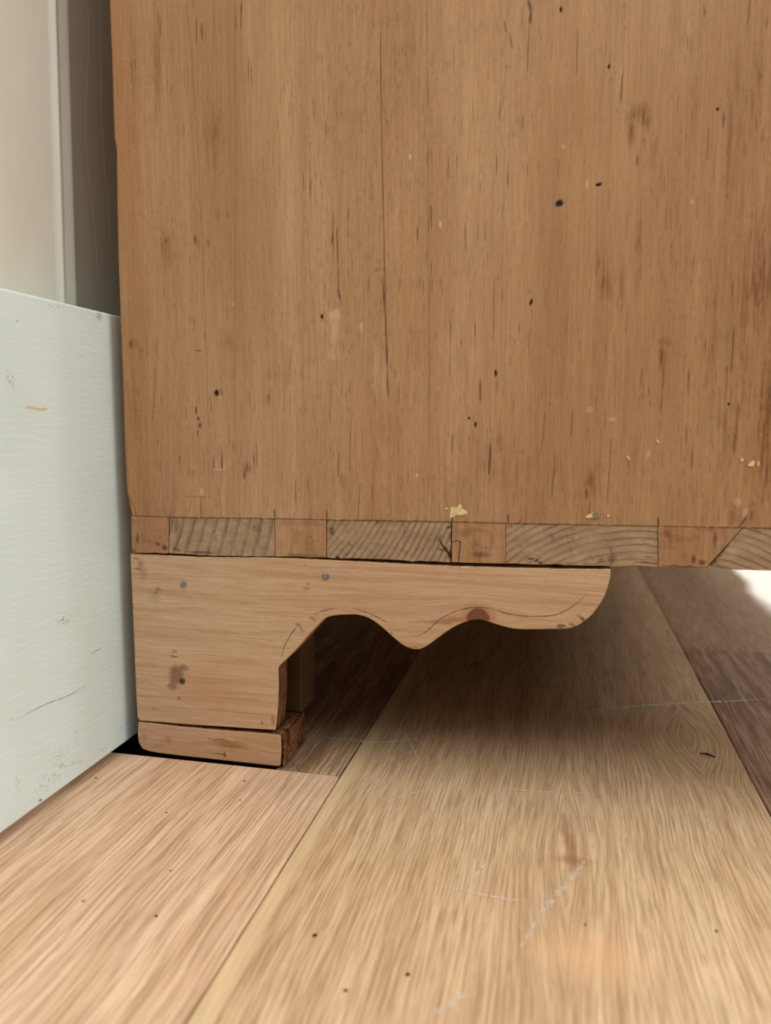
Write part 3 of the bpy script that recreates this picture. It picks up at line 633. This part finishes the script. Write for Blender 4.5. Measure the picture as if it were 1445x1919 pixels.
for y_c, sg in ((Y1, -1),):          # same bracket at the unseen far end, added to block light under the chest
    q = [(p[0]-outl[-1][0]*0, p[1]) for p in px_outline(outl, 0)]; x_l = min(p[0] for p in q)
    bm = prism_bm(q, 0, T_BR)
    for v in bm.verts: v.co = Vector((X1-.001-v.co.y, y_c+sg*(v.co.x-x_l), v.co.z))
    PC.append(obj('bracket_foot', bm, M_CARC)); PC[-1].name = 'added_drawer_bracket'
spots = [mk(268, 1075, 12, 26, .2, BRN, .3, .9), mk(258, 1066, 10, 3, .3, DK, .5), mk(290, 1118, 20, 22, .2, BRN, .22, 1), mk(330, 1265, 22, 28, 0, BRN, .75), mk(345, 1252, 16, 10, 0, BRN, .6), mk(322, 1285, 13, 17, .3, BRN, .65), mk(335, 1308, 4, 6, 0, BRN, .6), mk(327, 1222, 10, 6, 0, BRN, .35), mk(325, 1230, 12, 1.6, 0, DK, .8, .4),
         mk(296, 1104, 9, 5, 0, RED, .5), mk(292, 1110, 4, 3, 0, BRN, .7), mk(262, 1060, 8, 14, .3, BRN, .4), mk(255, 1047, 12, 4, .2, BRN, .5), mk(573, 1103, 10, 6, 0, RED, .4), mk(578, 1094, 8, 3, .3, RED, .45), mk(570, 1058, 7, 3, .2, RED, .5),
         mk(845, 1163, 55, 9, -.15, srgb(158, 94, 66), .7, .95), mk(800, 1166, 60, 3, 0, srgb(170, 104, 72), .5, .95), mk(1052, 1174, 12, 5, 0, DK, .7), mk(1095, 1163, 22, 4, .7, DK, .7), mk(1075, 1172, 14, 4, .3, BRN, .7),
         mk(288, 1328, 12, 1.5, 0, BRN, .7), mk(490, 1356, 2.5, 4, 0, DK, .8), mk(512, 1350, 6, 14, 0, srgb(150, 100, 60), .6), mk(562, 1176, 16, 5, .8, BRN, .5), mk(585, 1160, 14, 4, .6, BRN, .4), mk(850, 1056, 70, 2.5, -.03, srgb(186, 130, 90), .8),
         mk(770, 1213, 22, 2.5, 0, srgb(150, 100, 40), .7), mk(870, 1062, 10, 3, 0, srgb(232, 196, 146), .7), mk(250, 1200, 4, 160, 0, BRN, .35, .9), mk(385, 1290, 130, 60, 0, srgb(196, 140, 94), .35, 1), mk(730, 1190, 10, 4, -.8, BRN, .5)]
kp = on_y(896, 1158)
M_BR = pine_bracket('bracket_pine', {'spots': spots, 'knot': (kp[0], kp[2], 20*PXM)})
YB = 0.0002
bm = prism_bm(px_outline(outl, YB), YB, YB+T_BR, 1); bm.normal_update(); xq = on_y(535, 1300)[0]; zq = on_y(535, 1245)[2]
for f_ in bm.faces:                             # the short upright cut of the foot is rough and dirty
    if f_.material_index == 1 and f_.calc_center_median().x < xq and f_.calc_center_median().x > xq-.006 and f_.calc_center_median().z < zq: f_.material_index = 2
br = obj('bracket_foot', bm, [M_BR, M_SAWN, M_ROUGH]); bevel(br, .0007, 2, 40); PC.append(br)
def nail(u, v, r, mat, dome=.4):
    bm = bmesh.new(); p = on_y(u, v, YB); n = 9; rings = []
    for rr, yy in ((1.08, .0003), (1.0, -.0005), (.72, -.0008), (.4, -.0006)):
        rings.append([bm.verts.new((p[0]+rr*r*math.cos(2*math.pi*k/n)*random.uniform(.94, 1.05), p[1]+yy, p[2]+rr*r*math.sin(2*math.pi*k/n))) for k in range(n)])
    for a, b in zip(rings[:-1], rings[1:]):
        for k in range(n): bm.faces.new((a[k], a[(k+1) % n], b[(k+1) % n], b[k]))
    bm.faces.new(rings[-1]); o = obj('nail', bm, mat); o.parent = br
nail(344, 1095, .00165, M_NAIL); nail(610, 1080, .0018, M_NAIL); nail(342, 1276, .0016, M_NAILD)
def pencil(pp, hw):
    pts = [tuple(on_y(a, b, YB-.00006)) for a, b in catmull(pp, 5)]; n = len(pts)
    o = obj('pencil_line', strip_bm(pts, [hw*.8*(.45+.7*random.random())*min(1, 5*min(i+.3, n-i-.7)/n) for i in range(n)], (0, -1, 0)), M_PENCIL); o.parent = br
pencil([(528, 1234), (533, 1211), (546, 1188), (560, 1170)], .00026)
pencil([(587, 1152), (605, 1145), (630, 1139)], .00022); pencil([(662, 1139), (680, 1145), (700, 1153), (716, 1161), (728, 1168)], .00024)
pencil([(764, 1191), (778, 1191.5), (790, 1188.5), (803, 1180), (818, 1166), (834, 1154.5), (850, 1147), (870, 1141), (886, 1138.5), (900, 1138), (922, 1141), (949, 1149), (980, 1154), (1011, 1155), (1042, 1152), (1062, 1143), (1084, 1128), (1098, 1114), (1108, 1102)], .00026)

# plinth block under the foot, with a rough broken end
PLP = [(258, 1352), (257, 1375), (259, 1392), (266, 1404), (280, 1409), (300, 1412.5), (340, 1417.5), (400, 1424), (460, 1430.5), (519, 1437), (526, 1436), (528, 1405), (527, 1379), (522, 1376), (460, 1371), (400, 1366.5), (330, 1360), (290, 1355)]
spl = [mk(430, 1395, 60, 14, 0, srgb(160, 108, 60), .6, .8), mk(421, 1414, 6, 6, 0, srgb(40, 22, 14), .98), mk(410, 1413, 18, 3, 0, BRN, .7), mk(415, 1388, 44, 3, .05, srgb(150, 96, 46), .7), mk(440, 1400, 40, 3, .1, srgb(150, 96, 46), .6), mk(315, 1387, 10, 16, 0, srgb(160, 104, 56), .5, 1), mk(300, 1400, 30, 10, 0, srgb(166, 112, 64), .4, 1), mk(270, 1380, 8, 20, 0, srgb(172, 116, 68), .5, 1)]
kq = on_y(421, 1413)
M_PLI = pine_bracket('plinth_pine', {'spots': spl, 'knot': (kq[0], kq[2], 2.5*PXM)}, 6.0, .18)
bm = prism_bm(px_outline(PLP, .0002), .0002, .036, 1)
pl = obj('plinth_block', bm, [M_PLI, M_ROUGH]); bevel(pl, .0009, 2, 40); PC.append(pl)
xb = on_y(569, 1330, .034)[0]; zpt = on_y(527, 1376, 0)[2]
rough_end = bmesh.new(); n_y, n_z = 22, 12                     # splintered end face of the plinth
xe = on_y(527.5, 1400, 0)[0]; zlo = on_y(524, 1437, 0)[2]-.0004
g = [[rough_end.verts.new((xe+.0004+random.uniform(0, .0011)*(0.4+math.sin(j*1.3)**2), .0004+i*.0355/(n_y-1), zlo+.0002+j*(zpt-zlo-.0006)/(n_z-1)+random.uniform(-.0003, .0003))) for j in range(n_z)] for i in range(n_y)]
for i in range(n_y-1):
    for j in range(n_z-1): rough_end.faces.new((g[i][j], g[i+1][j], g[i+1][j+1], g[i][j+1]))
ends = obj('splintered_end', rough_end, M_ROUGH); ends.parent = pl
zp2 = zpt+.0004
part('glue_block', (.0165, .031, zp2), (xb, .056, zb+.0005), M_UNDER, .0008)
part('foot_return', (.0150, T_BR+.0008, .0), (.0162, .12, zb+.0005), M_CARC, 0)
shim = part('floor_shim', (.022, .008, -.0147), (xe-.012, .034, on_y(300, 1409, 0)[2]+.0008), M_DARK, 0)  # dark fill stands in for the shade in the gap under the plinth
part('added_far_apron', (.016, Y1-.016, .03), (X1, Y1-.002, zb+.0004), M_CARC, .002)  # unseen board added to keep light out from under the far side
# the other feet: plain blocks with a cut bracket, at the corners away from the lens
for (fx, fy, sx, sy) in ((X1-.06, .004, 1, 1), (.0155, Y1-.06, 0, 0), (X1-.06, Y1-.06, 1, 0)):
    part('corner_foot', (fx, fy, 0), (fx+.056, fy+.056, zb+.0004), M_CARC, .002)
inv = chest.matrix_world.inverted() if False else None
for o in PC:
    o.parent = chest; o.matrix_parent_inverse.translation = -chest.location

# ------------------------------------------------------------------ small loose things
def web(pp, x, label):
    pts = [tuple(on_x(a, b, x)) for a, b in catmull(pp, 6)]
    return tag(obj('cobweb_strand', tube_bm(pts, .00016, 5), M_WEB), label, 'cobweb')
web([(163, -30), (166, 70), (163, 160), (160, 230), (163, 300), (172, 380), (180, 460), (182, 520)], SX-.029, 'long wavy cobweb thread on the recessed wall nearest the moulding')
web([(186, -30), (188, 100), (190, 200), (195, 300), (201, 370), (206, 450)], SX-.029, 'faint cobweb thread in the dark gap right behind the chest edge')
p0, p1, p2 = on_z(1311, 1411, .0005), on_z(1326, 1413, .0010), on_z(1341, 1419, .0005)
tag(obj('splinter', tube_bm([tuple(p0), tuple(p1), tuple(p2)], [.00025, .0006, .0003], 6), M_DARK), 'thin black splinter lying on the wide floor plank at right', 'splinter')
bm = bmesh.new()
for i in range(70):
    q = on_z(545+random.gauss(0, 9)+abs(random.gauss(0, 12)), 1441+random.gauss(0, 4)-abs(random.gauss(0, 4)), 0); r = random.uniform(.0001, .00028)
    m4 = bmesh.ops.create_icosphere(bm, subdivisions=1, radius=r)['verts']
    for v in m4: v.co = Vector((v.co.x*1.6+q[0], v.co.y+q[1], v.co.z*.5+r*.4))
dust = obj('dust', bm, plain('grey_dust', srgb(118, 98, 78), .9)); tag(dust, 'grey dust and grit gathered on the floor at the plinth corner', 'dust', kind='stuff')
